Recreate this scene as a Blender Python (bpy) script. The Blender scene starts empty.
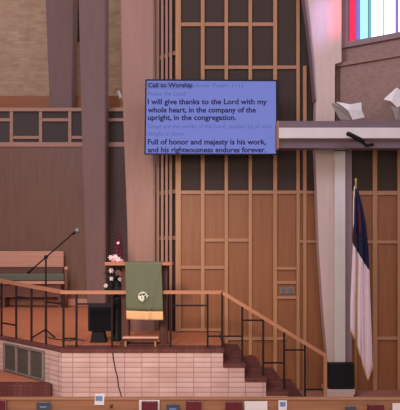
import bpy, bmesh, math, random
from mathutils import Vector, Matrix
random.seed(4)
SC = bpy.context.scene
COL = SC.collection
F = 600.0; EZ = 2.43; HY = 250.0      # focal length (px), eye height, horizon row

def P(px, py, D):
    return Vector(((px-200)*D/F, D, EZ-(py-HY)*D/F))
def PX(px, D): return (px-200)*D/F
def PZ(py, D): return EZ-(py-HY)*D/F

# ------------------------------------------------------------------ materials
def lin(c):
    return tuple(((v/255)/12.92 if v/255 <= .04045 else (((v/255)+.055)/1.055)**2.4) for v in c)+(1,)
MATS = {}
def base(name, rough=.6, spec=.3):
    m = bpy.data.materials.new(name); m.use_nodes = True
    nt = m.node_tree; b = nt.nodes['Principled BSDF']
    b.inputs['Roughness'].default_value = rough
    b.inputs['Specular IOR Level'].default_value = spec
    return m, nt, b
def coords(nt, scale):
    tc = nt.nodes.new('ShaderNodeTexCoord'); mp = nt.nodes.new('ShaderNodeMapping')
    mp.inputs['Scale'].default_value = scale
    nt.links.new(tc.outputs['Object'], mp.inputs['Vector'])
    return mp.outputs['Vector']
def noisy(name, c, amt=.12, scale=(8,8,8), rough=.6, spec=.3, bump=0., detail=4, metal=0):
    m, nt, b = base(name, rough, spec)
    n = nt.nodes.new('ShaderNodeTexNoise'); n.inputs['Scale'].default_value = 1; n.inputs['Detail'].default_value = detail
    nt.links.new(coords(nt, scale), n.inputs['Vector'])
    r = nt.nodes.new('ShaderNodeValToRGB')
    l = lin(c)
    r.color_ramp.elements[0].position = .3; r.color_ramp.elements[1].position = .7
    r.color_ramp.elements[0].color = tuple(v*(1-amt) for v in l[:3])+(1,)
    r.color_ramp.elements[1].color = tuple(min(1, v*(1+amt)) for v in l[:3])+(1,)
    nt.links.new(n.outputs['Fac'], r.inputs['Fac']); nt.links.new(r.outputs['Color'], b.inputs['Base Color'])
    if bump:
        bp = nt.nodes.new('ShaderNodeBump'); bp.inputs['Strength'].default_value = bump; bp.inputs['Distance'].default_value = .02
        nt.links.new(n.outputs['Fac'], bp.inputs['Height']); nt.links.new(bp.outputs['Normal'], b.inputs['Normal'])
    b.inputs['Metallic'].default_value = metal
    MATS[name] = m; return m
def wood(name, c, axis='z', amt=.2, rough=.45, spec=.3, s=1):
    sc = {'z': (22*s, 22*s, 1.2), 'x': (1.2, 22*s, 22*s), 'y': (22*s, 1.2, 22*s)}[axis]
    return noisy(name, c, amt, sc, rough, spec, .15, 5)
def brick(name, c1, c2, mortar, bw, bh, ms, offset, axes='xz', bump=.4, shift=(0,0,0)):
    m, nt, b = base(name, .85, .1)
    tc = nt.nodes.new('ShaderNodeTexCoord'); sp = nt.nodes.new('ShaderNodeSeparateXYZ'); cb = nt.nodes.new('ShaderNodeCombineXYZ')
    mp = nt.nodes.new('ShaderNodeMapping'); mp.inputs['Location'].default_value = shift
    nt.links.new(tc.outputs['Object'], mp.inputs['Vector']); nt.links.new(mp.outputs['Vector'], sp.inputs['Vector'])
    nt.links.new(sp.outputs[axes[0].upper()], cb.inputs['X']); nt.links.new(sp.outputs[axes[1].upper()], cb.inputs['Y'])
    t = nt.nodes.new('ShaderNodeTexBrick')
    t.offset = offset; t.squash = 1; t.offset_frequency = 2
    t.inputs['Color1'].default_value = lin(c1); t.inputs['Color2'].default_value = lin(c2); t.inputs['Mortar'].default_value = lin(mortar)
    t.inputs['Scale'].default_value = 1; t.inputs['Brick Width'].default_value = bw; t.inputs['Row Height'].default_value = bh
    t.inputs['Mortar Size'].default_value = ms; t.inputs['Mortar Smooth'].default_value = .3; t.inputs['Bias'].default_value = 0
    nt.links.new(cb.outputs['Vector'], t.inputs['Vector'])
    n = nt.nodes.new('ShaderNodeTexNoise'); n.inputs['Scale'].default_value = 3; nt.links.new(tc.outputs['Object'], n.inputs['Vector'])
    mx = nt.nodes.new('ShaderNodeMix'); mx.data_type = 'RGBA'; mx.blend_type = 'OVERLAY'; mx.inputs[0].default_value = .25
    nt.links.new(t.outputs['Color'], mx.inputs[6]); nt.links.new(n.outputs['Fac'], mx.inputs[7])
    nt.links.new(mx.outputs[2], b.inputs['Base Color'])
    bp = nt.nodes.new('ShaderNodeBump'); bp.inputs['Strength'].default_value = bump; bp.inputs['Distance'].default_value = .01; bp.invert = True
    nt.links.new(t.outputs['Fac'], bp.inputs['Height']); nt.links.new(bp.outputs['Normal'], b.inputs['Normal'])
    MATS[name] = m; return m
def emit(name, c, strength):
    m, nt, b = base(name, .9, 0)
    b.inputs['Base Color'].default_value = (0.02, 0.02, 0.02, 1)
    b.inputs['Emission Color'].default_value = lin(c); b.inputs['Emission Strength'].default_value = strength
    MATS[name] = m; return m

wood('pier_wood', (138,108,104), s=.4, rough=.5, amt=.06)
wood('pier_wood_lit', (156,116,102), s=.4, rough=.5, amt=.08)  # lighter pier tint, warm light on the front pier put into the colour
wood('pier_pale', (204,180,172), s=.6, amt=.05, rough=.6)
wood('panel_tan', (140,88,56), s=.9, amt=.1)
wood('panel_brown', (136,102,86), s=.6, amt=.1)
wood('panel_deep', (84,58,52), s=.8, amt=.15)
wood('frame_wood', (172,124,88), amt=.1)
wood('frame_wood_h', (168,120,90), axis='x', amt=.1)
wood('lattice_wood', (190,146,126), axis='x', amt=.1)
wood('slat_wood', (158,116,98), amt=.12)
noisy('grille_cloth', (72,62,58), .15, (60,60,60), .95, .05)
noisy('lattice_dark', (92,84,82), .15, (60,60,60), .9, .05)
wood('case_orange', (178,114,76), axis='x', amt=.12)
wood('pew_wood', (164,116,86), axis='x', amt=.16, rough=.4)
wood('rail_wood', (182,124,94), axis='x', amt=.1, rough=.4)
wood('bench_wood', (222,166,142), axis='x', amt=.08)
wood('bench_dark', (120,82,68), axis='x', amt=.15)
noisy('bench_cushion', (112,118,104), .08, (20,20,20), .9, .1)
noisy('iron', (42,30,30), .1, (30,30,30), .7, .15)
noisy('black_plastic', (24,24,27), .15, (20,20,20), .6, .25)
noisy('black_cloth', (24,24,28), .2, (80,80,80), .95, .1)
noisy('mic_metal', (120,128,126), .2, (60,60,60), .4, .5, metal=.4)
noisy('carpet', (190,118,88), .12, (40,40,40), .95, .05, .2)
noisy('nave_carpet', (168,116,100), .12, (40,40,40), .95, .05, .2)
brick('platform_brick', (216,184,176), (202,166,158), (166,126,120), .247, .0714, .006, 0, 'xz', .4, (.09,0,-.969+.0714*14))
brick('rowlock', (120,72,66), (104,60,56), (94,62,58), .075, .5, .005, 0, 'xy', .5)
brick('tread_brick', (116,70,64), (100,60,56), (92,62,58), .2, .1, .006, .5, 'xy', .5)
brick('back_brick', (216,182,154), (198,162,134), (202,172,146), .34, .1, .012, .5, 'xz', .5)
noisy('grey_metal', (128,116,110), .1, (12,12,12), .6, .2)
noisy('dark_metal', (112,102,96), .1, (12,12,12), .6, .3)
noisy('white_paint', (216,208,206), .03, (5,5,5), .6, .2)
noisy('mauve_paint', (140,118,124), .05, (5,5,5), .6, .2)
wood('ledge_wood', (112,92,100), axis='x', amt=.12)
wood('side_wall_wood', (140,108,98), axis='x', amt=.12)
noisy('green_cloth', (106,110,88), .1, (90,90,90), .95, .08, .2)
noisy('gold_fringe', (226,178,128), .12, (160,4,4), .8, .15)
noisy('fringe_cream', (222,178,150), .1, (60,60,60), .8, .15)
noisy('gold_thread', (218,216,196), .15, (90,90,90), .6, .3)
noisy('walnut', (88,50,42), .2, (20,20,2), .45, .3)
wood('lectern_wood', (176,112,84), axis='x', amt=.12)
noisy('leaf_dark', (44,54,46), .3, (20,20,20), .7, .2)
noisy('petal_white', (244,222,222), .06, (30,30,30), .7, .2)
noisy('petal_pink', (222,160,158), .12, (30,30,30), .7, .2)
noisy('petal_red', (84,30,46), .25, (30,30,30), .7, .2)
noisy('flag_white', (226,206,212), .04, (20,20,20), .9, .1)
noisy('flag_blue', (46,44,72), .12, (20,20,20), .9, .1)
noisy('flag_red', (84,42,58), .1, (20,20,20), .9, .1)
noisy('brass', (190,150,96), .12, (20,20,20), .4, .5, metal=.3)
noisy('maroon_cover', (102,36,46), .15, (30,30,30), .6, .3)
noisy('slate_cover', (74,76,88), .15, (30,30,30), .6, .3)
noisy('paper', (232,226,226), .03, (10,10,10), .8, .1)
noisy('blue_ink', (112,142,196), .06, (10,10,10), .8, .1)
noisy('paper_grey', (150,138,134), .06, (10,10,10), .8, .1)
emit('tv_screen', (118,127,203), 1.0)
emit('tv_band', (104,116,184), 1.0)
emit('tv_text_dark', (26,22,72), 1.0)
emit('tv_text_light', (84,96,166), 1.0)
emit('glass_red', (226,40,80), 1.6)
emit('glass_violet', (120,110,210), 1.3)
emit('glass_cyan', (160,228,240), 1.6)
emit('glass_teal', (90,180,200), 1.3)
emit('glass_white', (246,250,252), 2.2)
emit('glass_purple', (150,110,200), 1.3)

# ------------------------------------------------------------------ mesh helpers
def new(): return bmesh.new()
def box(bm, x0, x1, y0, y1, z0, z1, bev=0.):
    r = bmesh.ops.create_cube(bm, size=1)
    vs = r['verts']
    for v in vs:
        v.co = Vector(((x0+x1)/2+v.co.x*(x1-x0), (y0+y1)/2+v.co.y*(y1-y0), (z0+z1)/2+v.co.z*(z1-z0)))
    if bev:
        es = list({e for v in vs for e in v.link_edges})
        bmesh.ops.bevel(bm, geom=es, offset=bev, segments=2, affect='EDGES', profile=.5)
    return vs
def pbox(bm, px0, px1, py0, py1, D0, D1, bev=0.):
    """box whose front face at depth D0 spans these rows and columns of the photograph"""
    return box(bm, PX(px0,D0), PX(px1,D0), D0, D1, PZ(py1,D0), PZ(py0,D0), bev)
def prism(bm, pts, axis, a0, a1):
    """extrude a polygon: axis 'z' (pts x,y) or 'y' (pts x,z)"""
    mk = (lambda p, a: (p[0], p[1], a)) if axis == 'z' else (lambda p, a: (p[0], a, p[1]))
    v0 = [bm.verts.new(mk(p, a0)) for p in pts]; v1 = [bm.verts.new(mk(p, a1)) for p in pts]
    bm.faces.new(v0); bm.faces.new(list(reversed(v1)))
    n = len(pts)
    for i in range(n):
        bm.faces.new((v0[i], v1[i], v1[(i+1)%n], v0[(i+1)%n]))
    bmesh.ops.recalc_face_normals(bm, faces=bm.faces[:])
def tube(bm, pts, r, n=8, r1=None):
    pts = [Vector(p) for p in pts]; rings = []
    m = len(pts)
    for i, p in enumerate(pts):
        t = (pts[min(i+1,m-1)]-pts[max(i-1,0)]).normalized()
        a = t.orthogonal().normalized() if i == 0 else (prev - t*prev.dot(t)).normalized()
        prev = a; b = t.cross(a)
        rr = r if r1 is None else r+(r1-r)*i/(m-1)
        rings.append([bm.verts.new(p+(a*math.cos(2*math.pi*k/n)+b*math.sin(2*math.pi*k/n))*rr) for k in range(n)])
    for i in range(m-1):
        for k in range(n):
            bm.faces.new((rings[i][k], rings[i][(k+1)%n], rings[i+1][(k+1)%n], rings[i+1][k]))
    bm.faces.new(list(reversed(rings[0]))); bm.faces.new(rings[-1])
def bar(bm, a, b, w, h):
    """rectangular bar between two points, w across, h tall"""
    a = Vector(a); b = Vector(b); t = (b-a).normalized()
    up = Vector((0,0,1)) if abs(t.z) < .95 else Vector((0,1,0))
    s = t.cross(up).normalized(); u = s.cross(t).normalized()
    q = []
    for p in (a, b):
        q.append([bm.verts.new(p+s*dx*w/2+u*dz*h/2) for dx, dz in ((-1,-1),(1,-1),(1,1),(-1,1))])
    for k in range(4): bm.faces.new((q[0][k], q[0][(k+1)%4], q[1][(k+1)%4], q[1][k]))
    bm.faces.new(list(reversed(q[0]))); bm.faces.new(q[1])
    bmesh.ops.recalc_face_normals(bm, faces=bm.faces[:])
def lathe(bm, c, prof, n=16):
    rings = []
    for r, z in prof:
        rings.append([bm.verts.new((c[0]+r*math.cos(2*math.pi*k/n), c[1]+r*math.sin(2*math.pi*k/n), c[2]+z)) for k in range(n)])
    for i in range(len(rings)-1):
        for k in range(n): bm.faces.new((rings[i][k], rings[i][(k+1)%n], rings[i+1][(k+1)%n], rings[i+1][k]))
    bm.faces.new(list(reversed(rings[0]))); bm.faces.new(rings[-1])
def ball(bm, c, r, sx=1, sy=1, sz=1):
    x = bmesh.ops.create_icosphere(bm, subdivisions=2, radius=r)
    for v in x['verts']: v.co = Vector((c[0]+v.co.x*sx, c[1]+v.co.y*sy, c[2]+v.co.z*sz))

def obj(name, bm, mat, parent=None, smooth=False, label=None):
    """bmesh built in world coordinates -> one object; a parent's position is taken off"""
    off = Vector((0,0,0)); p = parent
    while p is not None: off += p.location; p = p.parent
    me = bpy.data.meshes.new(name); bm.to_mesh(me); bm.free()
    o = bpy.data.objects.new(name, me); COL.objects.link(o)
    if parent: o.parent = parent
    c = Vector((0,0,0))
    for v in me.vertices: v.co -= off
    me.materials.append(MATS[mat])
    if smooth:
        for f in me.polygons: f.use_smooth = True
    if label: o['label'] = label
    return o
def thing(name, label, cat, loc=(0,0,0), group=None):
    o = bpy.data.objects.new(name, None); o.empty_display_size = .1; COL.objects.link(o)
    o.location = loc; o['label'] = label; o['category'] = cat
    if group: o['group'] = group
    return o
def tag(o, label, cat, group=None):
    o['label'] = label; o['category'] = cat
    if group: o['group'] = group
    return o
def struct(name, bm=None, mat=None, loc=(0,0,0)):
    if bm is None:
        o = bpy.data.objects.new(name, None); COL.objects.link(o); o.location = loc
    else: o = obj(name, bm, mat)
    o['kind'] = 'structure'
    return o

# ------------------------------------------------------------------ floors, platform
bm = new(); box(bm, -9, 7, 1.5, 19, -.12, 0); struct('floor', bm, 'nave_carpet')
DF = 8.57                                   # front face of the brick platform
AX, AY = -1.97, DF                          # corner where the brick front turns back to the left
DX, DY = -1.3, 1.23
def aw(t, off=0.):                          # point along the angled wall, off = towards the platform side
    L = math.hypot(DX, DY); return (AX+DX*t+off*DY/L*1, AY+DY*t+off*(-DX)/L*1)
WALL = 10.4
e = aw(4.6)
poly = [(.33,DF+.04),(.33,WALL),(-.40,WALL),(-.40,18.2),(e[0],18.2),(e[0],e[1]),(AX+.04,AY+.05)]
bm = new(); prism(bm, poly, 'z', .9, 1.0)
plat = struct('floor_platform', bm, 'carpet')
# brick facing, stepped along the stair
bm = new()
xs = [PX(p, DF) for p in (223, 244.5, 266, 287.5)]
prism(bm, [(AX,0),(xs[3],0),(xs[3],.369),(xs[2],.369),(xs[2],.569),(xs[1],.569),(xs[1],.769),(xs[0],.769),(xs[0],.969),(AX,.969)], 'y', DF, DF+.12)
wf = struct('wall_platform', bm, 'platform_brick')
# angled brick wall, built along its own axis so the courses follow it
L = math.hypot(DX, DY)
bm = new(); box(bm, -4.6*L, 0, 0, .12, 0, .969)
wl = struct('wall_platform_left', bm, 'platform_brick')
wl.location = (AX, AY, 0); wl.rotation_euler = (0,0,math.atan2(-DY, -DX))
# the local axis points from the corner back along the wall
wl.rotation_euler = (0,0,math.atan2(-DY, -DX))
# coping of dark red bricks set on edge
bm = new(); box(bm, AX-.02, xs[0]+.02, DF-.02, DF+.36, .965, 1.012, .006); tr = struct('trim_1', bm, 'rowlock')
bm = new(); box(bm, -4.6*L, .0, -.015, .16, .972, 1.006, .006)
tr2 = struct('trim_2', bm, 'rowlock'); tr2.location = (AX, AY, 0); tr2.rotation_euler = wl.rotation_euler
# steps
st = struct('stair', None)
ex = [PX(p, DF) for p in (223, 244.5, 266, 287.5, 309)]
for k in range(4):
    z = 1-.2*(k+1)
    bm = new(); box(bm, ex[k]+.003, ex[k+1]+.015, DF-.015, WALL-.02, z-.05, z, .006); obj('tread', bm, 'tread_brick', st)
    bm = new(); box(bm, ex[k]+.004, ex[k+1], DF+.13, WALL-.02, 0, z-.052); obj('step', bm, 'rowlock', st)
bm = new(); box(bm, ex[3]+.004, ex[4], DF, DF+.125, .0, .149); obj('riser_facing', bm, 'platform_brick', st)
# lower landing on the far left with its coping
lp = [(-7.5,8.78),(-2.14,8.78)]
q0 = aw(.17); q1 = aw(4.6)
bm = new(); prism(bm, [(-2.155,8.76),(q0[0]-.02,q0[1]),(q1[0]-.02,q1[1]),(-7.9,q1[1]),(-7.9,8.76)], 'z', .38, .48); struct('floor_landing', bm, 'carpet')
bm = new(); box(bm, -7.9, -2.16, 8.66, 8.80, 0, .31); struct('wall_landing', bm, 'platform_brick')
bm = new(); box(bm, -7.9, -2.15, 8.63, 8.86, .312, .487, .012); struct('trim_3', bm, 'rowlock')
# vent on the angled brick wall
g = thing('floor_vent', 'grey three-section louvred vent set in the angled brick wall', 'vent', (AX+DX*.58, AY+DY*.58, .5))
wa = math.atan2(-DY,-DX)
nx, ny = -DY/L, DX/L                         # outward normal of the angled wall (towards the camera's left)
if ny > 0: nx, ny = -nx, -ny
nx, ny = (-abs(DY)/L, -abs(DX)/L)
def onw(t, out, z): return (AX+DX*t+nx*out, AY+DY*t+ny*out, z)
t0, t1 = .248, .905
bm = new()
for z in (.513, .923): bar(bm, onw(t0,.02,z), onw(t1,.02,z), .04, .026)
for k in range(4):
    t = t0+.008+(t1-t0-.016)*k/3; bar(bm, onw(t,.02,.5), onw(t,.02,.936), .04, .028)
obj('frame', bm, 'grey_metal', g)
for k in range(3):
    ta = t0+(t1-t0)*k/3+.015; tb = t0+(t1-t0)*(k+1)/3-.015
    bm = new()
    for j in range(19):
        z = .532+j*.0208; bar(bm, onw(ta,.014,z), onw(tb,.014,z), .018, .006)
    bar(bm, onw(ta,.004,.718), onw(tb,.004,.718), .005, .40)
    obj('louvre_panel', bm, 'dark_metal', g)

# ------------------------------------------------------------------ back walls
ZT = 8.6
wb = struct('wall_back', None, loc=(0,WALL,0))
XL = -.36; XR = 5.2
zb = PZ(192, WALL)
bm = new(); box(bm, XL, XR, WALL+.03, WALL+.12, 0, zb); obj('wood_panel', bm, 'panel_tan', wb)
bm = new(); box(bm, XL, XR, WALL+.03, WALL+.12, zb, ZT); obj('cloth_panel', bm, 'grille_cloth', wb, label='dark cloth panel')
zoff = lambda px: 1.015 if px < 222 else 0.0
def stile(a, b, y0=None, y1=None, d=.0):
    z0 = 1.02 if b < 222 else (0 if a > 310 else max(0.0, 1.0-.2*max(0, math.ceil((b-217)/18.5)))+.01)
    z0 = z0 if y1 is None else PZ(y1, WALL)
    z1 = ZT if y0 is None else PZ(y0, WALL)
    bm = new(); box(bm, PX(a,WALL), PX(b,WALL), WALL-.02+d, WALL+.03, z0, z1, .004); obj('stile', bm, 'frame_wood', wb)
def rail(a, b, y0, y1):
    bm = new(); box(bm, PX(a,WALL), PX(b,WALL), WALL-.008, WALL+.03, PZ(y1,WALL), PZ(y0,WALL), .003); obj('rail', bm, 'frame_wood_h', wb)
for a, b in ((175.5,181),(200.8,204.6),(224.5,228),(248.5,252),(273.2,277),(296.3,299.6)): stile(a, b)
stile(303, 306.5, 66)
for a, b in ((348,351.5),(372.5,377),(397.2,401),(422,426),(447,451)): stile(a, b)
for a, b, y0, y1 in ((181,273.2,22.5,26.2),(204.6,296.3,65.6,69),(181,303,190.5,194),(306.5,347.9,190.8,194),(351.5,372.5,190.8,195),(377,397.2,190.8,195),(401,422,190.8,195),
        (204.6,224.5,238.5,241.8),(228,248.5,238.5,241.8),(299.6,347.9,240,243),(351.5,397.2,240.5,243.5),(181,200.8,265.8,269),(204.6,224.5,265.8,269),
        (277,296.3,267,269.8),(277,296.3,281,284),(277,296.3,296,299),(228,248.5,337,340.2),(252,273.2,337,340.2),(277,286,337,340.2),(377,397.2,336.5,340),(351.5,372.5,336.5,340),(181,222,328.4,331)):
    rail(a, b, y0, y1)
v = thing('wall_grille', 'small grey metal grille set between two rails of the wood panelling', 'vent', P(287,291,WALL))
bm = new(); pbox(bm, 279.5, 294.5, 287.5, 293.8, WALL+.002, WALL+.03, .003); obj('plate', bm, 'grey_metal', v)
for k in range(2):
    for j in range(4):
        bm = new(); pbox(bm, 281+7*k, 286.3+7*k, 288.3+j*1.3, 289+j*1.3, WALL-.006, WALL+.004); obj('slat', bm, 'dark_metal', v)

# slatted return between the panelling and the pier
ss = thing('slatted_screen', 'tall screen of thin upright wooden slats beside the framed panelling', 'screen', (-.62, 11.1, 1.0))
a = Vector((PX(174.3,WALL+.05), WALL+.05, 0)); b = Vector((PX(155.6,10.8), 10.8, 0))
dn = (b-a).normalized(); nn = Vector((-dn.y, dn.x, 0));  nn = nn if nn.x < 0 else -nn
bm = new(); bar(bm, a-nn*.10+Vector((0,0,4.8)), b-nn*.10+Vector((0,0,0))+Vector((0,0,4.8)), .03, 7.6); obj('backing', bm, 'panel_deep', ss)
for px in (158, 162.3, 166.6, 170.8):
    # where the sight line in this column meets the screen
    k = (px-200)/F; t = (k*a.y-a.x)/(dn.x-k*dn.y); c = a+dn*t
    bm = new(); bar(bm, c+Vector((0,0,1.0)), c+Vector((0,0,8.6)), .045, .045); obj('slat', bm, 'slat_wood', ss)
for py in (55, 192, 238):
    z = PZ(py, 10.6); bm = new(); bar(bm, a-nn*.035+Vector((0,0,z)), b-nn*.035+Vector((0,0,z)), .02, .07); obj('crossbar', bm, 'slat_wood', ss)

# far left: lattice topped screen wall
DS = 15.5
ws = struct('wall_chancel', None, loc=(0,DS,0))
X0 = -7.6; X1 = -.46
bm = new(); box(bm, X0, PX(106,DS), DS, DS+.15, 1.0, PZ(146.5,DS)); obj('wood_panel', bm, 'panel_brown', ws)
bm = new(); box(bm, PX(106,DS), X1, DS, DS+.15, 1.0, PZ(146.5,DS)); obj('shaded_panel', bm, 'panel_deep', ws, label='wooden panel with shade put into its colour')  # screen section between the piers, shade put into its darker wood colour
bm = new(); box(bm, X0, X1, DS+.04, DS+.15, PZ(146.4,DS), PZ(109,DS)); obj('lattice_backing', bm, 'lattice_dark', ws)
bm = new(); box(bm, X0, X1, DS-.04, DS+.32, PZ(111.6,DS), PZ(108,DS), .01); obj('ledge', bm, 'lattice_wood', ws)
bm = new(); box(bm, X0, X1, DS-.03, DS+.04, PZ(147,DS), PZ(142.3,DS), .01); obj('lower_rail', bm, 'lattice_wood', ws)
for k in range(-4, 5):
    px = 11.5+29.2*k
    bm = new(); box(bm, PX(px-1.6,DS), PX(px+1.6,DS), DS-.02, DS+.04, PZ(142.3,DS), PZ(111.6,DS), .004); obj('stile', bm, 'lattice_wood', ws)
    py = (136,139) if k%2 == 0 else (118.3,121.4)
    bm = new(); box(bm, PX(px+1.7,DS), PX(px+27.5,DS), DS-.015, DS+.04, PZ(py[1],DS), PZ(py[0],DS), .004); obj('crosspiece', bm, 'lattice_wood', ws)
bm = new(); box(bm, X0, PX(105,DS), DS-.03, DS-.002, 1.0, 1.17, .005); struct('baseboard_chancel', bm, 'bench_wood')
# thin seam in the panelling is a batten
bm = new(); box(bm, PX(86.2,DS-.02), PX(87,DS-.02), DS-.02, DS-.001, 1.17, PZ(147,DS)); struct('trim_4', bm, 'panel_deep')
# far brick wall
bm = new(); box(bm, -9, 1, 18, 18.2, 1.0, 11.4); struct('wall_brick', bm, 'back_brick')
bm = new(); pbox(bm, 74.3, 79.2, -40, 40, 17.88, 17.99); tag(obj('wall_slat', bm, 'panel_deep'), 'narrow dark wooden strip hanging down the far brick wall', 'strip')
bm = new(); box(bm, PX(-60,17.1), PX(121,17.1), 17.1, 17.7, 1.0, PZ(95.5,17.1), .02); tag(obj('organ_case', bm, 'case_orange'), 'long orange wooden case behind the lattice topped screen wall', 'cabinet')
# side closing wall beyond the frame
bm = new(); box(bm, -8.1, -7.9, 8, 18.2, 0, 9); struct('wall_left', bm, 'panel_brown')

# ------------------------------------------------------------------ piers
def pier(rows, D0, D1, mat, label, zt=9., seams=()):
    """rows: (py, left px, right px) from the top down"""
    lft = [(PX(l,D0), PZ(y,D0)) for y, l, r in rows]; rgt = [(PX(r,D0), PZ(y,D0)) for y, l, r in rows]
    t = thing('wooden_pier', label, 'pillar', (0.5*(lft[-1][0]+rgt[-1][0]), D0, lft[-1][1]), 'tapering wooden piers')
    bm = new(); prism(bm, lft+rgt[::-1], 'y', D0, D1)
    es = [e for e in bm.edges if abs((e.verts[0].co-e.verts[1].co).y) < 1e-5 and abs(e.verts[0].co.y-D0) < 1e-5 and abs((e.verts[0].co-e.verts[1].co).z) > .1]
    bmesh.ops.bevel(bm, geom=es, offset=.02, segments=2, affect='EDGES')
    obj('shaft', bm, mat, t)
    return t
pier([(-80,43,74.5),(0,45.5,73.4),(105,49.5,71.8),(302,57,70)], 16.4, 17.0, 'pier_wood', 'purple-grey tapering wooden pier rising behind the lattice topped screen wall')
p = pier([(-80,75.5,105.6),(0,78.5,105.5),(140,82,105.4),(307.9,87,105.4)], 14.8, 15.3, 'pier_wood', 'purple-brown tapering wooden pier standing in front of the lattice topped screen wall')
p = pier([(-80,117,154),(0,120.5,154.3),(100,122.5,154.4),(220,127,154.8),(330.9,129.5,155)], 10.6, 11.15, 'pier_wood_lit', 'rose-tan tapering wooden pier behind the green draped lectern')

# pale pier on the right
DP = 10.15
rows = [(-130,286,341),(-60,299,341.5),(0,307.2,341.5),(30,310.8,341.5),(62,313.5,341.5),(64,313.7,335),(100,316,335),(150,315.3,334.5),(250,319,334.5),(310,323,334.5),(388,330,334.5)]
t = thing('painted_pier', 'pale pinkish pier with a white strip and black base, behind the flag', 'pillar', P(334,398,DP))
lft = [(PX(l,DP), PZ(y,DP)) for y, l, r in rows]; rgt = [(PX(r,DP), PZ(y,DP)) for y, l, r in rows]
bm = new(); prism(bm, lft+rgt[::-1], 'y', DP, WALL-.03); obj('shaft', bm, 'pier_pale', t)
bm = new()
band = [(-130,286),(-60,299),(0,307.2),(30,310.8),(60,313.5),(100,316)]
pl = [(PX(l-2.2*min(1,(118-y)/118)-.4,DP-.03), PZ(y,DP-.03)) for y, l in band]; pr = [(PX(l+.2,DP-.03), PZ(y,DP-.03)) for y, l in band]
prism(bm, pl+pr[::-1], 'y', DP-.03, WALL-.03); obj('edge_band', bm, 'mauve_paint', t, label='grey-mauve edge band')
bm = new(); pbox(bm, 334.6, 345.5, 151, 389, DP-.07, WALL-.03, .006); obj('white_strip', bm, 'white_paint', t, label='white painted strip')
bm = new(); pbox(bm, 345.7, 352, 151, 389, DP+.02, WALL-.03, .006); obj('shaded_side', bm, 'mauve_paint', t, label='shaded side in grey-mauve')  # shaded side of the white strip, its shade put into the mauve colour
bm = new(); pbox(bm, 328.6, 354.4, 363.3, 389.2, 9.93, 10.06, .012); obj('base_box', bm, 'black_plastic', t, label='black base box')
bm = new(); box(bm, PX(327,9.9), PX(357,9.9), 9.9, WALL-.03, 0, .124, .01); obj('plinth', bm, 'pier_pale', t)

# ------------------------------------------------------------------ right side: ledge, upper side wall, window
SA = (PX(336,10.38), 10.38); SB = (PX(400,9.8), 9.8)
DL = 9.45
sd = Vector((SB[0]-SA[0], SB[1]-SA[1], 0)); sl = sd.length; sd.normalize()
sn = Vector((sd.y, -sd.x, 0));  sn = sn if sn.y < 0 else -sn
SLEN = 4.2
def side(s, out, z): return Vector((SA[0], SA[1], 0))+sd*s+sn*out+Vector((0,0,z))
def sbox(bm, s0, s1, o0, o1, z0, z1):
    pts = [side(s0,o0,0), side(s1,o0,0), side(s1,o1,0), side(s0,o1,0)]
    prism(bm, [(q.x,q.y) for q in pts], 'z', z0, z1)
def s_at(px, out=0):
    k = (px-200)/F; a = side(0,out,0); return (k*a.y-a.x)/(sd.x-k*sd.y)
zl = PZ(121, DL)
zm = PZ(64, 10.2); zw = PZ(40.5, 10.15)
bm = new(); sbox(bm, 0, SLEN, -.15, 0, zl-.02, zw); wr = struct('wall_right', bm, 'side_wall_wood')
bm = new(); sbox(bm, .1, SLEN, .002, .07, zl-.02, zm-.03); obj('wainscot', bm, 'side_wall_wood', wr)
bm = new(); sbox(bm, .06, SLEN, .002, .12, zm-.03, zm+.03); obj('moulding', bm, 'side_wall_wood', wr)
bm = new(); sbox(bm, s_at(341), SLEN, -.12, .06, zw-.09, zw); w1 = struct('window_1', bm, 'mauve_paint')
bm = new(); sbox(bm, s_at(341.5), s_at(348.6), -.10, .03, zw, 8.8); obj('window_jamb', bm, 'mauve_paint', w1)
panes = [(348.6,355.2,'glass_red'),(355.2,359.2,'glass_violet'),(359.2,367.6,'glass_cyan'),(367.6,370.6,'glass_teal'),(370.6,382.8,'glass_white'),(383.2,394.6,'glass_white'),(394.6,397.4,'glass_purple'),
         (397.4,410,'glass_white'),(410,414,'glass_violet'),(414,424,'glass_cyan'),(424,430,'glass_red'),(430,445,'glass_white')]
for a_, b_, mt in panes:
    bm = new(); sbox(bm, s_at(a_)+.004, s_at(b_)-.004, -.06, -.04, zw, 8.7); obj('pane', bm, mt, w1)
for px in (355.2, 367.6, 383, 397.4, 414, 430):
    bm = new(); bmesh.ops.create_cube(bm, size=1); bm.free(); bm = new()
    sbox(bm, s_at(px)-.006, s_at(px)+.006, -.065, -.03, zw, 8.7); obj('leading', bm, 'mauve_paint', w1)
s_e = s_at(445); bm = new(); sbox(bm, s_e, SLEN, -.15, 0, zw, 8.8); obj('wall_beside_window', bm, 'side_wall_wood', wr)

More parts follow.
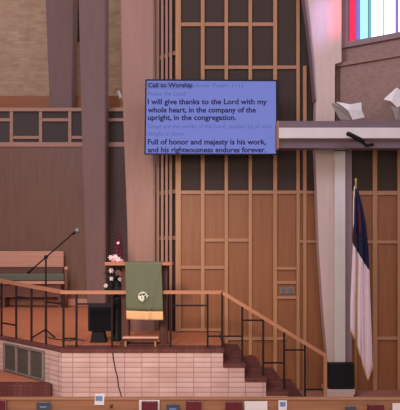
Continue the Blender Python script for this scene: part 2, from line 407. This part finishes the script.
lg = struct('trim_ledge', None, loc=(1.25,DL,4))
def ledge_poly(f): return [(PX(278,f),f),(5.2,f),(5.2,side(SLEN,0,0).y),(side(SLEN,.12,0).x,side(SLEN,.12,0).y),(side(.12,.125,0).x,side(.12,.125,0).y),(PX(342,10.1),10.1),(PX(342,9.93),9.91),(PX(312,9.91),9.91),(PX(312,9.8),9.76),(PX(278,f),9.76)]
bm = new(); prism(bm, ledge_poly(DL), 'z', PZ(127.3,DL), zl); obj('ledge_cap', bm, 'ledge_wood', lg)
bm = new(); box(bm, PX(279,DL-.03), 5.2, DL-.03, DL+.08, PZ(138.2,DL-.03), PZ(127.5,DL-.03), .006); obj('fascia', bm, 'white_paint', lg, label='white fascia board')
bm = new(); box(bm, PX(279,DL), 5.2, DL+.09, 9.76, PZ(148,DL+.09), PZ(127.5,DL-.03)); obj('beam', bm, 'ledge_wood', lg)
bm = new(); box(bm, PX(277.4,DL), PX(278.8,DL), DL-.01, 9.76, PZ(148.6,DL), zl+.005, .003); obj('end_board', bm, 'frame_wood', lg)

# folded white paper shapes on the ledge
def paper_form(label, pts, faces, mat, extra):
    t = thing('folded_paper', label, 'paper', (pts[0][0], pts[0][1], zl))
    bm = new(); vs = [bm.verts.new(p) for p in pts]
    for f in faces: bm.faces.new([vs[i] for i in f])
    o = obj('white_sheet', bm, 'paper', t); m = o.modifiers.new('s','SOLIDIFY'); m.thickness = .006
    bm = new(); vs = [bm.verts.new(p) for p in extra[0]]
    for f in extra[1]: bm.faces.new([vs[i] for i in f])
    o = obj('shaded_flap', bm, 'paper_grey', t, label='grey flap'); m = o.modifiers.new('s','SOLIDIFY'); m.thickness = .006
dl = 9.5
q = lambda x, y, d: tuple(P(x, y, d))
paper_form('folded white paper shape with a grey pointed flap on the ledge beside the pale pier',
    [q(336.5,102,9.60), q(350,104.5,9.6), q(361,102.5,9.74), q(361.5,110,9.68), q(364.5,117.5,9.72), q(352.5,119.8,9.55), q(348,110.5,9.52)],
    [(0,1,6),(1,2,3,6),(6,3,4,5)], 'paper', ([q(331,103.5,9.7), q(338,102.8,9.66), q(348,111,9.54), q(351,119.8,9.57), q(340,119.4,9.66)], [(0,1,2),(0,2,3,4)]))
paper_form('large folded white paper shape on the ledge under the white window panes',
    [q(383.5,99.5,9.5), q(396.5,87.5,9.55), q(404,93,9.6), q(408,103,9.6), q(397,107.5,9.51), q(391,101.5,9.48)],
    [(0,1,5),(1,2,5),(2,3,4,5)], 'paper', ([q(391,106,9.52), q(398,108,9.5), q(407,104,9.62), q(405,120.5,9.6), q(396,120.5,9.54)], [(0,1,4),(1,2,3,4)]))
# spotlight clipped under the fascia
t = thing('spotlight', 'small black cylindrical spotlight clipped to the white ledge fascia', 'lamp', P(358,140,9.35))
bm = new(); tube(bm, [P(347.6,133.6,9.22), P(350,134.5,9.24), P(363.5,141.4,9.33)], .035, 12); obj('lamp_body', bm, 'black_plastic', t, True)
bm = new(); tube(bm, [P(361.5,141,9.33), P(366,145.5,9.45), P(373,144.5,9.52)], .022, 8); obj('bracket', bm, 'black_plastic', t, True)

# ------------------------------------------------------------------ television
DT = 9.9
tv = thing('television', 'wide wall television showing a call to worship text on blue', 'television', P(211,117,DT))
c = [P(146,80,DT), P(276.6,80.6,DT), P(276.8,154.3,DT), P(145,154,DT)]
def quad_box(bm, cs, d0, d1, s=0):
    cen = sum(cs, Vector())/4
    cs = [Vector((p.x-math.copysign(s,p.x-cen.x), 0, p.z-math.copysign(s,p.z-cen.z))) for p in cs]
    prism(bm, [(p.x,p.z) for p in cs], 'y', d0, d1)
bm = new(); quad_box(bm, c, DT+.004, DT+.06); obj('casing', bm, 'black_plastic', tv)
for i in range(4):
    a_, b_ = c[i].copy(), c[(i+1)%4].copy(); bm = new()
    bar(bm, (a_.x,DT,a_.z), (b_.x,DT,b_.z), .016, .022) if i%2 == 0 else bar(bm, (a_.x,DT,a_.z), (b_.x,DT,b_.z), .022, .016)
    obj('bezel', bm, 'black_plastic', tv)
bm = new(); quad_box(bm, c, DT+.001, DT+.004, .012); scr = obj('screen', bm, 'tv_screen', tv)
bm = new(); box(bm, PX(195,DT), PX(228,DT), DT+.061, WALL-.03, PZ(130,DT), PZ(105,DT)); obj('wall_mount', bm, 'black_plastic', tv)
bm = new(); box(bm, PX(147,DT), PX(193.5,DT), DT-.0008, DT+.0005, PZ(88.8,DT), PZ(82.6,DT)); obj('title_band', bm, 'tv_band', scr)
def line(txt, x0, x1, base, cap, mat, bold):
    cu = bpy.data.curves.new('t', 'FONT'); cu.body = txt; cu.size = 1; cu.offset = .028 if bold else 0.0; cu.resolution_u = 3
    to = bpy.data.objects.new('t', cu); COL.objects.link(to)
    bpy.context.view_layer.update()
    me = bpy.data.meshes.new_from_object(to.evaluated_get(bpy.context.evaluated_depsgraph_get()))
    bpy.data.objects.remove(to); bpy.data.curves.remove(cu)
    xs_ = [v.co.x for v in me.vertices]; w = max(xs_)-min(xs_); m0 = min(xs_)
    W = (x1-x0)*DT/F; H = cap*DT/F/.70
    off = tv.location
    for v in me.vertices:
        v.co = Vector((PX(x0,DT)+(v.co.x-m0)/w*W, DT-.002, PZ(base,DT)+v.co.y*H))-off
    o = bpy.data.objects.new('text_line', me); COL.objects.link(o); o.parent = scr
    me.materials.clear(); me.materials.append(MATS[mat])
line('Call to Worship', 148, 192.6, 87.3, 4.4, 'tv_text_dark', True)
line('(from Psalm 111)', 194.5, 243, 87.3, 4.2, 'tv_text_light', False)
line('Praise the Lord!', 148, 186, 95.6, 4.2, 'tv_text_light', False)
line('I will give thanks to the Lord with my', 147.7, 267, 104.2, 5.2, 'tv_text_dark', True)
line('whole heart, in the company of the', 147.7, 255.8, 112.4, 5.2, 'tv_text_dark', True)
line('upright, in the congregation.', 147.7, 236.2, 120, 5.2, 'tv_text_dark', True)
line('Great are the works of the Lord, studied by all who', 147.7, 271.5, 128.3, 4.2, 'tv_text_light', False)
line('delight in them.', 147.7, 185, 135.6, 4.2, 'tv_text_light', False)
line('Full of honor and majesty is his work,', 147.7, 266, 144.4, 5.2, 'tv_text_dark', True)
line('and his righteousness endures forever.', 147.7, 266, 152.3, 5.2, 'tv_text_dark', True)

# ------------------------------------------------------------------ railing
DR = 8.75
rl = thing('platform_railing', 'dark metal railing with orange wooden handrail along the platform and stair', 'railing', (0,DR,1.0))
cn = P(63.5,292.2,DR); l0 = P(0,280.6,10.0); l1 = cn+(l0-cn)*2.6
bm = new(); bar(bm, l1, cn, .07, .05); obj('handrail', bm, 'rail_wood', rl)
bm = new(); bar(bm, cn-Vector((.03,0,0)), P(222.5,292.2,DR), .07, .05); obj('handrail', bm, 'rail_wood', rl)
bm = new(); bar(bm, P(221.5,292,DR), P(325.6,355.5,DR), .07, .05); obj('handrail', bm, 'rail_wood', rl)
def lpt(px):
    k = (px-200)/F; d = l0-cn; t = (k*cn.y-cn.x)/(d.x-k*d.y); return cn+d*t
def post(p, zb, zt=None, w=.028):
    bm = new(); bar(bm, (p.x,p.y,zb), (p.x,p.y,(zt or p.z)-.02), w, w); obj('baluster', bm, 'iron', rl)
LP_ = {x: lpt(x) for x in (-30,-14, 1.5, 16.2, 31.5, 46, 63.5)}
for x, p in LP_.items(): post(p, 1.008)
def lb(x0, x1, py):
    a_, b_ = LP_[x0].copy(), LP_[x1].copy(); m_ = (a_+b_)/2; z = PZ(py, m_.y); a_.z = b_.z = z
    bm = new(); bar(bm, a_, b_, .02, .024); obj('crossbar', bm, 'iron', rl)
lb(-14,1.5,296); lb(1.5,16.2,324); lb(16.2,31.5,297.5); lb(46,63.5,303); lb(-30,-14,322)
for x in (76.5, 112, 170.6, 207.6, 222.2): post(P(x,292.2,DR), 1.012)
def rb(x0, x1, py):
    bm = new(); bar(bm, P(x0,py,DR), P(x1,py,DR), .02, .024); obj('crossbar', bm, 'iron', rl)
rb(63.5,76.5,338.5); rb(76.5,112,304); rb(170.6,207.6,305.5)
for x, f in ((242.3,.8),(263.2,.6),(284.2,.4),(305,.2)):
    y = 292+(x-221.5)*63.5/104.1; post(P(x,y,DR), f+.001)
y = 355.5; p = P(325,y,DR)
bm = new(); bar(bm, (p.x,p.y,0.001), (p.x,p.y,p.z+.0), .05, .05); obj('newel_post', bm, 'frame_wood', rl, label='wooden end post')
rb(207.6,242.3,336.3); rb(242.3,263.2,320.3); rb(263.2,284.2,362.8); rb(284.2,305,350); rb(305,325,389.5)

# ------------------------------------------------------------------ lectern with green parament
lt = thing('lectern', 'wooden lectern behind the railing with dark side panels', 'lectern', (PX(140,9.0),9.0,1.0))
bm = new(); pbox(bm, 104.5, 172, 262.3, 265.6, 8.66, 9.15, .008); obj('desk_top', bm, 'lectern_wood', lt)
for a_, b_ in ((121,128.5),(159.5,167)):
    bm = new(); box(bm, PX(a_,8.9), PX(b_,8.9), 8.93, 9.13, 1.03, PZ(266,8.9), .006); obj('side_panel', bm, 'walnut', lt)
bm = new(); box(bm, PX(128.5,8.9), PX(159.5,8.9), 9.0, 9.04, 1.75, PZ(266,8.9)); obj('front_panel', bm, 'walnut', lt)
bm = new(); box(bm, PX(119,8.9), PX(168,8.9), 8.92, 9.14, 1.0, 1.03, .006); obj('foot_board', bm, 'walnut', lt)
# cloth
DC = 8.635
cl = thing('parament', 'olive green cloth with gold fringe and embroidered emblem hung over the lectern', 'cloth', (PX(143,DC),DC,2.2))
def cloth(u, v):
    """u 0..1 across, v: row of the photograph"""
    x = 125.2+(v-264)/55*1.2+u*(36.4+(v-264)/55*.4)
    y = v+.5*math.sin(u*2.4)+.5*u
    k = (v-262)/57
    d = DC+.014*math.sin(u*9+k*2.2)*k-.03*max(0, 1-abs((u-.62-.36*(.9-k))/.09))*(.3+k*.7)
    return P(x, y, d)
def grid(bm, fn, us, vs):
    g_ = [[bm.verts.new(fn(u, v)) for u in us] for v in vs]
    for i in range(len(vs)-1):
        for j in range(len(us)-1): bm.faces.new((g_[i][j], g_[i+1][j], g_[i+1][j+1], g_[i][j+1]))
us = [i/36 for i in range(37)]
def top(u, v):       # lies over the desk top, then falls
    if v < 0:
        p = cloth(u, 262.2); z = PZ(262.3,8.66)+.006
        return Vector((p.x, p.y+(-v)*.44, z))
    return cloth(u, 262.3+v)
bm = new(); grid(bm, top, us, [-1,-.75,-.5,-.25,-.05,.4,1.5,4,8,12,16,20,24,28,32,36,40,44,48.2])
o = obj('hanging', bm, 'green_cloth', cl, True); m = o.modifiers.new('s','SOLIDIFY'); m.thickness = .006
bm = new(); grid(bm, lambda u, v: cloth(u, v)+Vector((0,-.004,0)), us, [310.6, 312.5, 315, 317.5, 319.2])
o = obj('fringe', bm, 'gold_fringe', cl, True); m = o.modifiers.new('s','SOLIDIFY'); m.thickness = .012
# emblem: a ring with a curled bird-like shape, raised embroidery
bm = new()
def ec(x, y): return P(x, y, DC-.03)
tube(bm, [ec(142.8+4.3*math.cos(a_), 296.8+4.6*math.sin(a_)) for a_ in [2.2+k*.32 for k in range(15)]], .008, 6)
tube(bm, [ec(139.6,296), ec(140.6,299.3), ec(142.4,301.4), ec(143.6,299), ec(143,296.5), ec(141.6,295.8)], .022, 8, .014)
tube(bm, [ec(143,297.5), ec(145.5,294.8), ec(148.4,295.6), ec(146.6,298)], .010, 6, .006)
tube(bm, [ec(141,294), ec(144,292.6), ec(146,293.4)], .010, 6)
obj('emblem', bm, 'gold_thread', cl, True, 'pale gold embroidered emblem')
# kneeler
kn = thing('kneeler', 'low wooden stool standing under the lectern', 'stool', (PX(140,8.98),8.98,1.0))
bm = new(); pbox(bm, 122.5, 158.5, 336.6, 338.8, 8.98, 9.2, .006)
bm2 = bm; obj('top_board', bm2, 'bench_wood', kn) if False else None
kx0, kx1 = PX(122.5,8.8), PX(158.5,8.8)
bm.free(); bm = new(); box(bm, kx0, kx1, 8.79, 8.91, 1.13, 1.155, .005); obj('top_board', bm, 'bench_wood', kn)
bm = new(); box(bm, kx0+.03, kx1-.03, 8.80, 8.83, 1.09, 1.129); obj('apron', bm, 'walnut', kn)
for x in (kx0+.03, kx1-.06):
    bm = new(); box(bm, x, x+.025, 8.80, 8.83, 1.013, 1.089); obj('leg', bm, 'frame_wood', kn)
    bm = new(); box(bm, x, x+.025, 8.87, 8.90, 1.013, 1.129); obj('leg', bm, 'frame_wood', kn)

# ------------------------------------------------------------------ loudspeaker and flowers
sp = thing('floor_speaker', 'black box loudspeaker on a narrow foot standing behind the railing', 'speaker', (PX(99,9.2),9.2,1.0))
bm = new(); pbox(bm, 87.8, 113, 305.2, 331.5, 9.2, 9.5, .02); obj('cabinet', bm, 'black_plastic', sp)
bm = new(); pbox(bm, 89.8, 111, 307.2, 329.5, 9.185, 9.198, .004); obj('grille', bm, 'black_cloth', sp)
bm = new(); z1 = PZ(331.6,9.2); prism(bm, [(PX(90,9.25),1.0),(PX(106,9.25),1.0),(PX(103,9.25),z1-.001),(PX(92,9.25),z1-.001)], 'y', 9.25, 9.45); obj('foot', bm, 'black_plastic', sp)

fs = thing('flower_stand', 'slim black pedestal holding the flower arrangement', 'stand', (PX(117.5,9.5),9.5,1.0))
cx, cy = PX(117,9.5), 9.5
bm = new(); lathe(bm, (cx,cy,1.0), [(.10,0),(.10,.03),(.085,.05),(.075,.62),(.09,.66),(.09,.69)], 16); obj('pedestal', bm, 'black_plastic', fs, True)
fl = thing('flower_arrangement', 'bouquet of pink and white blooms with burgundy spikes in a black vase', 'flowers', (cx,cy,1.69))
zt = 1.692
bm = new(); lathe(bm, (cx,cy,zt), [(.05,0),(.085,.05),(.10,.13),(.07,.2),(.08,.23),(.065,.225)], 16); obj('vase', bm, 'black_plastic', fl, True)
bm = new()
def leaf(bm, a_, d, w, ln):
    d = Vector(d).normalized(); s = d.cross(Vector((0,1,.2))).normalized(); n_ = s.cross(d)
    ps = [(0,0,0),(.35,w,.02),(.7,w*.7,.03),(1,0,-.02),(.7,-w*.7,.03),(.35,-w,.02)]
    v_ = [bm.verts.new(Vector(a_)+d*ln*t_+s*q_+n_*h_) for t_, q_, h_ in ps]
    bm.faces.new((v_[0],v_[1],v_[2],v_[3])); bm.faces.new((v_[0],v_[3],v_[4],v_[5]))
for k in range(90):
    h = random.uniform(.1, 1.0); a_ = Vector((cx+random.uniform(-.09,.09), cy+random.uniform(-.12,.08), zt+h*.62-.02))
    leaf(bm, a_, (random.uniform(-1,.8), random.uniform(-.8,.4), random.uniform(-.5,1)), .025, random.uniform(.08,.16))
obj('foliage', bm, 'leaf_dark', fl)
def bloom(px, py, r, mat, d=9.32):
    c_ = P(px, py, d); bm = new()
    for ring, (n_, tilt, ln) in enumerate(((6,.35,r),(5,.9,r*.75))):
        for k in range(n_):
            an = 2*math.pi*(k+.4*ring)/n_
            dr = Vector((math.cos(an)*math.cos(tilt), -math.sin(tilt), math.sin(an)*math.cos(tilt)))
            s = dr.cross(Vector((0,-1,0))).normalized()
            ps = [c_, c_+dr*ln*.5+s*ln*.34, c_+dr*ln+Vector((0,-.01,0)), c_+dr*ln*.5-s*ln*.34]
            v_ = [bm.verts.new(p_) for p_ in ps]; bm.faces.new(v_)
    ball(bm, c_+Vector((0,-r*.25,0)), r*.28)
    obj('blossom', bm, mat, fl)
for a_ in ((111,257.5,.05,'petal_white'),(115.5,257,.055,'petal_white'),(118.5,260,.06,'petal_white'),(113.5,260.5,.05,'petal_pink'),(121.5,261,.045,'petal_pink'),
           (111.5,270.5,.05,'petal_white'),(118,272.5,.055,'petal_pink'),(121.5,273.5,.05,'petal_pink'),(111.5,278.5,.04,'petal_white'),(120,279,.04,'petal_white'),(106,285.5,.04,'petal_white'),(123,282,.035,'petal_white')): bloom(*a_)
for px, y0, y1 in ((115.8,257,232),(118.4,258,229.5),(121,257,234),(117.2,257,238)):
    bm = new(); n_ = 9
    for k in range(n_):
        p_ = P(px+.5*math.sin(k*2.3), y0+(y1-y0)*k/(n_-1), 9.42); ball(bm, p_, .034-.0022*k, 1, 1, 1.1)
    obj('flower_spike', bm, 'petal_red', fl, True)
bloom(118.3, 243, .03, 'petal_white', 9.36)

# ------------------------------------------------------------------ microphone stand
DM = 9.86
ms = thing('microphone_stand', 'black boom microphone stand behind the angled railing', 'microphone stand', P(45.5,336.3,DM))
def M(x, y, d=DM): return P(x, y, d)
bm = new(); tube(bm, [M(45.6,333), M(45.9,256)], .016, 8); obj('pole', bm, 'iron', ms, True)
bm = new(); tube(bm, [M(28.5,272.5), M(46,257.2), M(73,233.5)], .012, 8); obj('boom', bm, 'iron', ms, True)
bm = new(); tube(bm, [M(27.8,273.2), M(32,269.4)], .022, 10); obj('counterweight', bm, 'iron', ms, True)
bm = new(); ball(bm, M(46,257), .035, 1, .8, 1); obj('clutch', bm, 'iron', ms, True)
for x, y, d in ((32,338.2,9.70),(55,338,9.72),(46,334,10.15)):
    hub = M(45.6,329.5); bm = new(); f_ = Vector((PX(x,d), d, 1.014)); tube(bm, [hub, f_], .013, 8); obj('leg', bm, 'iron', ms, True)
mc = thing('microphone', 'round grey-headed microphone on the end of the boom', 'microphone', M(76,231))
bm = new(); ball(bm, M(77.3,230.6), .048); obj('head', bm, 'mic_metal', mc, True)
bm = new(); tube(bm, [M(76.6,231), M(72.6,234.2)], .026, 10, .018); obj('handle', bm, 'black_plastic', mc, True)
bm = new(); pts = [M(48,332.5,9.8)]; 
pts = [Vector((PX(x,d), d, 1.006)) for x, d in ((48,9.75),(54,9.6),(62,9.5),(70,9.42),(76,9.55),(84,9.45))]
tube(bm, pts, .010, 6); tag(obj('floor_cable', bm, 'iron', None, True), 'black cable lying on the orange platform from the microphone stand', 'cable')

# ------------------------------------------------------------------ chancel bench on the far left
DB = 14.95
bn = thing('chancel_bench', 'long wooden bench with grey-green cushion against the chancel wall', 'bench', (PX(20,DB),DB,1.0))
bx0, bx1 = PX(-70,DB), PX(61,DB)
bm = new(); box(bm, bx0, bx1, DB+.28, DB+.34, PZ(267.5,DB), PZ(251.2,DB), .012); obj('back_board', bm, 'bench_wood', bn)
bm = new(); box(bm, bx0, bx1-.03, DB+.30, DB+.33, 1.45, PZ(267.7,DB)); obj('lower_back', bm, 'bench_dark', bn)
bm = new(); box(bm, bx0, PX(64,DB-.12), DB-.14, DB+.26, PZ(281,DB-.12), PZ(274,DB-.12), .03); obj('cushion', bm, 'bench_cushion', bn)
bm = new(); box(bm, bx0, PX(64.5,DB-.12), DB-.16, DB+.30, PZ(284,DB-.12), PZ(281.2,DB-.12), .006); obj('seat', bm, 'bench_wood', bn)
bm = new(); box(bm, bx0, bx1, DB-.08, DB-.04, PZ(297,DB), PZ(284.6,DB)); obj('apron', bm, 'bench_dark', bn)
for px in (-66, 4, 60):
    bm = new(); box(bm, PX(px,DB)-.04, PX(px,DB)+.04, DB-.06, DB+.3, 1.0, PZ(284.3,DB-.12)); obj('leg', bm, 'bench_dark', bn)
bm = new(); cxp = PX(66.2,DB-.1); tube(bm, [(cxp,DB-.1,1.0),(cxp,DB-.1,PZ(270,DB-.1))], .045, 12); obj('end_post', bm, 'bench_dark', bn, True)
bm = new(); ball(bm, (cxp,DB-.1,PZ(268.6,DB-.1)), .055); obj('finial', bm, 'bench_wood', bn, True)

# lamp with a curved arm behind the lattice ledge
lm = thing('reading_lamp', 'tiny white lamp with a curved arm on the lattice ledge', 'lamp', P(120.5,108,15.6))
d = 15.65
bm = new(); tube(bm, [P(121,108,d), P(121,98,d), P(119.5,92,d), P(117.6,88.5,d), P(115.3,89.5,d), P(113.8,93,d)], .016, 8); obj('arm', bm, 'brass', lm, True)
bm = new(); tube(bm, [P(118.3,91,d-.05), P(120.8,98.5,d-.05)], .03, 10, .05); obj('lamp_shade', bm, 'paper', lm, True)
bm = new(); lathe(bm, tuple(P(120.9,108,d)), [(.07,0),(.07,.02),(.03,.04)], 12); obj('base', bm, 'brass', lm, True)

# ------------------------------------------------------------------ flag
DG = 9.5
fg = thing('flag', 'white furled flag with a dark blue canton on a stand before the pale pier', 'flag', (PX(356,DG),DG,0))
zf = 0.0
bm = new(); tube(bm, [(PX(356,DG),DG,.05),(PX(355.8,DG),DG,PZ(183,DG))], .016, 10); obj('pole', bm, 'brass', fg, True)
bm = new(); lathe(bm, (PX(356,DG),DG,0), [(.15,0),(.15,.03),(.05,.06),(.03,.14)], 20); obj('stand_base', bm, 'walnut', fg, True)
bm = new(); c0 = P(355.8,180,DG); box(bm, c0.x-.012,c0.x+.012,DG-.008,DG+.008,c0.z-.05,c0.z+.03,.002); box(bm, c0.x-.022,c0.x+.022,DG-.0075,DG+.0075,c0.z+.004,c0.z+.014,.002); obj('finial', bm, 'brass', fg)
bm = new(); tube(bm, [P(354.6,186,DG-.03), P(353.6,200,DG-.06), P(353.4,222,DG-.07), P(353.6,238,DG-.06)], .009, 6); obj('cord', bm, 'gold_thread', fg, True)
def interp(tab, x):
    for (a_, b_), (c_, d_) in zip(tab, tab[1:]):
        if x <= c_: return b_+(d_-b_)*(x-a_)/(c_-a_)
    return tab[-1][1]
XLt = [(188,355.2),(205,354.6),(235,353),(250,352.6),(300,350.6),(400,349.5)]
XRt = [(188,357.5),(205,362.2),(225,366),(250,368.4),(300,370),(340,371.6),(400,373)]
YB = [(0,329),(.25,338),(.4,350),(.6,365),(.8,379),(1,366)]
def flagp(u, y):
    x = interp(XLt, y)+(interp(XRt, y)-interp(XLt, y))*u
    w = min(1, (y-186)/60)
    return P(x, y, DG-.05-.045*w*math.sin(u*13+.6)-.02*w*math.sin(u*29+y*.01))
yb = lambda u: 243+27*u
us = [i/48 for i in range(49)]
bm = new(); grid(bm, lambda u, t_: flagp(u, 189+(yb(u)-189)*t_), us, [i/16 for i in range(17)])
o = obj('canton', bm, 'flag_blue', fg, True, 'dark blue canton'); m = o.modifiers.new('s','SOLIDIFY'); m.thickness = .004
bm = new(); grid(bm, lambda u, t_: flagp(u, yb(u)+.1+(interp(YB,u)-yb(u))*t_), us, [i/24 for i in range(25)])
o = obj('field', bm, 'flag_white', fg, True); m = o.modifiers.new('s','SOLIDIFY'); m.thickness = .004
bm = new(); grid(bm, lambda u, t_: flagp(u, interp(YB,u)-1.5+t_*4)+Vector((0,-.005,0)), us, [0,.5,1])
o = obj('fringe', bm, 'fringe_cream', fg, True, 'gold fringe'); m = o.modifiers.new('s','SOLIDIFY'); m.thickness = .006
bm = new(); grid(bm, lambda u, t_: flagp(.42+.22*u, 205+t_*30)+Vector((0,-.005,0)), [i/10 for i in range(11)], [i/8 for i in range(9)])
o = obj('cross', bm, 'flag_red', fg, True, 'red cross bar'); m = o.modifiers.new('s','SOLIDIFY'); m.thickness = .003

# cable on the brick front
bm = new(); f = DF-.012
tube(bm, [P(112.6,352,f), P(113.4,359,f), P(115,368,f), P(117.4,377,f), P(118.4,386,f), P(121,395,f), P(124,410,f)], .008, 6)
tag(obj('wall_cable', bm, 'iron', None, True), 'thin dark cable trailing down the pale brick platform front', 'cable')

# ------------------------------------------------------------------ pew and its books
DW = 6.36
pw = thing('pew', 'long orange-tan wooden pew across the foreground with books in its rack', 'pew', (0,DW,0))
zp = PZ(397.6, DW)
bm = new(); box(bm, -2.75, 2.75, DW, DW+.03, .1, zp-.028); obj('backrest', bm, 'pew_wood', pw)
bm = new(); box(bm, -2.78, 2.78, DW-.012, DW+.05, zp-.030, zp, .008); obj('cap_rail', bm, 'pew_wood', pw)
bm = new(); box(bm, -2.75, 2.75, DW+.03, DW+.46, .40, .44, .01); obj('seat', bm, 'pew_wood', pw)
bm = new(); box(bm, -2.7, 2.7, DW-.13, DW, .56, .575); obj('book_rack_shelf', bm, 'pew_wood', pw)
bm = new(); box(bm, -2.7, 2.7, DW-.145, DW-.13, .56, .64, .004); obj('book_rack_lip', bm, 'pew_wood', pw)
for s in (-1, 1):
    bm = new(); box(bm, s*2.78-.03, s*2.78+.03, DW-.02, DW+.5, 0, zp-.04, .01) if False else box(bm, s*2.79-.03, s*2.79+.03, DW-.02, DW+.5, 0, .62, .01); obj('pew_end', bm, 'pew_wood', pw)
bm = new(); c_ = P(111.3,406,DW-.02); tube(bm, [(c_.x,DW,c_.z),(c_.x,DW-.04,c_.z)], .015, 10); obj('peg', bm, 'walnut', pw, True)
def book(px0, px1, py, mat, label, d0=-.095, th=.028, pages=True):
    yb_ = DW+d0; t = thing('hymnal', label, 'book', (PX((px0+px1)/2,yb_), yb_, .5755), 'hymnals in the pew rack')
    x0, x1, z1 = PX(px0,yb_), PX(px1,yb_), PZ(py,yb_)
    bm = new(); box(bm, x0, x1, yb_, yb_+.003, .5755, z1, .001); box(bm, x0, x1, yb_+th, yb_+th+.003, .5755, z1, .001); box(bm, x0, x0+.003, yb_, yb_+th+.003, .5755, z1)
    obj('cover', bm, mat, t)
    bm = new(); box(bm, x0+.004, x1-.004, yb_+.0035, yb_+th-.0005, .58, z1-.005); obj('page_block', bm, 'paper', t)
    if mat == 'maroon_cover': return
    bm = new(); pbx = (x0+x1)/2; box(bm, pbx-.035, pbx+.035, yb_-.0012, yb_, z1-.055, z1-.04); obj('title_mark', bm, 'brass' if mat == 'maroon_cover' else 'blue_ink', t)
book(-9, 5.5, 400.5, 'maroon_cover', 'maroon hymnal in the pew rack, cut by the left edge of the photo')
book(36.5, 50, 402.5, 'slate_cover', 'slate grey hymnal in the pew rack, the one nearest the left edge')
book(141.5, 157.5, 401.8, 'maroon_cover', 'maroon hymnal in front of a white sheet, below the lectern')
book(166.5, 179, 404.5, 'slate_cover', 'low slate grey hymnal between two maroon hymnals')
book(186, 201, 401.6, 'maroon_cover', 'maroon hymnal standing alone below the middle of the brick wall')
book(225.5, 242, 402.2, 'maroon_cover', 'maroon hymnal beside the wide white sheet near the steps')
book(346, 356, 406.5, 'slate_cover', 'low slate grey hymnal below the flag')
book(368, 384, 405, 'maroon_cover', 'maroon hymnal in the pew rack right of the flag')
def sheet(px0, px1, py, label, d0, ink=None, tilt=0., z0=.5755):
    yb_ = DW+d0; x0, x1, z1 = PX(px0,yb_), PX(px1,yb_), PZ(py,yb_)
    t = thing('paper_sheet', label, 'paper', ((x0+x1)/2, yb_, z0))
    bm = new(); prism(bm, [(x0,z0),(x1,z0),(x1+tilt*.02,z1+tilt*.01),(x0+tilt*.02,z1)], 'y', yb_, yb_+.003); obj('page', bm, 'paper', t)
    if ink: bm = new(); box(bm, PX(ink[0],yb_), PX(ink[1],yb_), yb_-.001, yb_-.0002, PZ(ink[3],yb_), PZ(ink[2],yb_)); obj('print', bm, 'blue_ink', t, label='blue printing')
sheet(139, 159.5, 400, 'white sheet standing behind a maroon hymnal', -.05)
sheet(244.5, 267.5, 401.2, 'wide white sheet standing in the pew rack', -.06)
sheet(278.5, 287, 400.4, 'small white card with blue print near the foot of the steps', -.05, (280,285.5,402,406.5))
sheet(94.5, 104, 393.8, 'white card with blue print sticking up above the pew top', -.017, (95.5,102.5,396,401), .3, PZ(405,DW-.017))
sheet(392.5, 408, 403.2, 'white sheet in the pew rack at the far right edge', -.06)

# ------------------------------------------------------------------ light
w = bpy.data.worlds.new('room_light'); SC.world = w; w.use_nodes = True
bg = w.node_tree.nodes['Background']; bg.inputs[0].default_value = (.95,.87,.86,1); bg.inputs[1].default_value = .5
def area(name, loc, tgt, size, energy, col, size_y=None):
    l = bpy.data.lights.new(name, 'AREA'); l.energy = energy; l.color = col; l.size = size
    if size_y: l.shape = 'RECTANGLE'; l.size_y = size_y
    o = bpy.data.objects.new(name, l); COL.objects.link(o); o.location = loc
    o.rotation_euler = (Vector(tgt)-Vector(loc)).to_track_quat('-Z','Y').to_euler()
    return o
def spot(name, loc, tgt, energy, col, ang, blend=.6, r=.1):
    l = bpy.data.lights.new(name, 'SPOT'); l.energy = energy; l.color = col; l.spot_size = math.radians(ang); l.spot_blend = blend; l.shadow_soft_size = r
    o = bpy.data.objects.new(name, l); COL.objects.link(o); o.location = loc
    o.rotation_euler = (Vector(tgt)-Vector(loc)).to_track_quat('-Z','Y').to_euler()
area('key_area', (-1.0,-.5,4.2), (-.3,9.6,1.4), 2.5, 270, (1,.82,.68))  # added warm key behind the camera, brightens the low platform area
spot('key_spot', (-1.6,.5,5.2), (-.9,9.6,1.7), 1900, (1,.82,.66), 36, 1, .5)  # added unseen key spot, brightens left and centre, leaves the right darker
spot('chancel_light', (-3.2,12.4,9.8), (-3.4,13.0,1), 700, (1,.76,.62), 58, .8, .6)
area('daylight_fill', (4.5,1,8), (-2,14,6), 3, 200, (.82,.74,1))
area('daylight_fill', (-4.5,3,9), (-5,16,7), 3, 420, (.86,.78,1))  # added cool fill from the upper left, brightens the far brick wall
for k_, (px_, py_) in enumerate(((337,4),(337,16),(338,29))):
    spot('stained_red', (3.2,8.3,8.2), tuple(P(px_,py_,DP)), 420, (1,.12,.22), 6.5, .8)
for k_, (px_, py_) in enumerate(((321,6),(321,20),(322,34))):
    spot('stained_violet', (3.2,8.3,8.2), tuple(P(px_,py_,DP)), 300, (.5,.36,1), 8.5, .9)

# ------------------------------------------------------------------ camera
cam = bpy.data.cameras.new('camera'); co = bpy.data.objects.new('camera', cam); COL.objects.link(co)
co.location = (0,0,EZ); co.rotation_euler = (math.pi/2,0,0)
cam.sensor_fit = 'VERTICAL'; cam.sensor_height = 41; cam.sensor_width = 40; cam.lens = 60
cam.shift_y = (HY-205)/410
cam.clip_end = 100
SC.camera = co
vs_ = SC.view_settings; vs_.view_transform = 'Standard'; vs_.look = 'None'; vs_.gamma = 1; vs_.exposure = -.12; vs_.use_curve_mapping = False
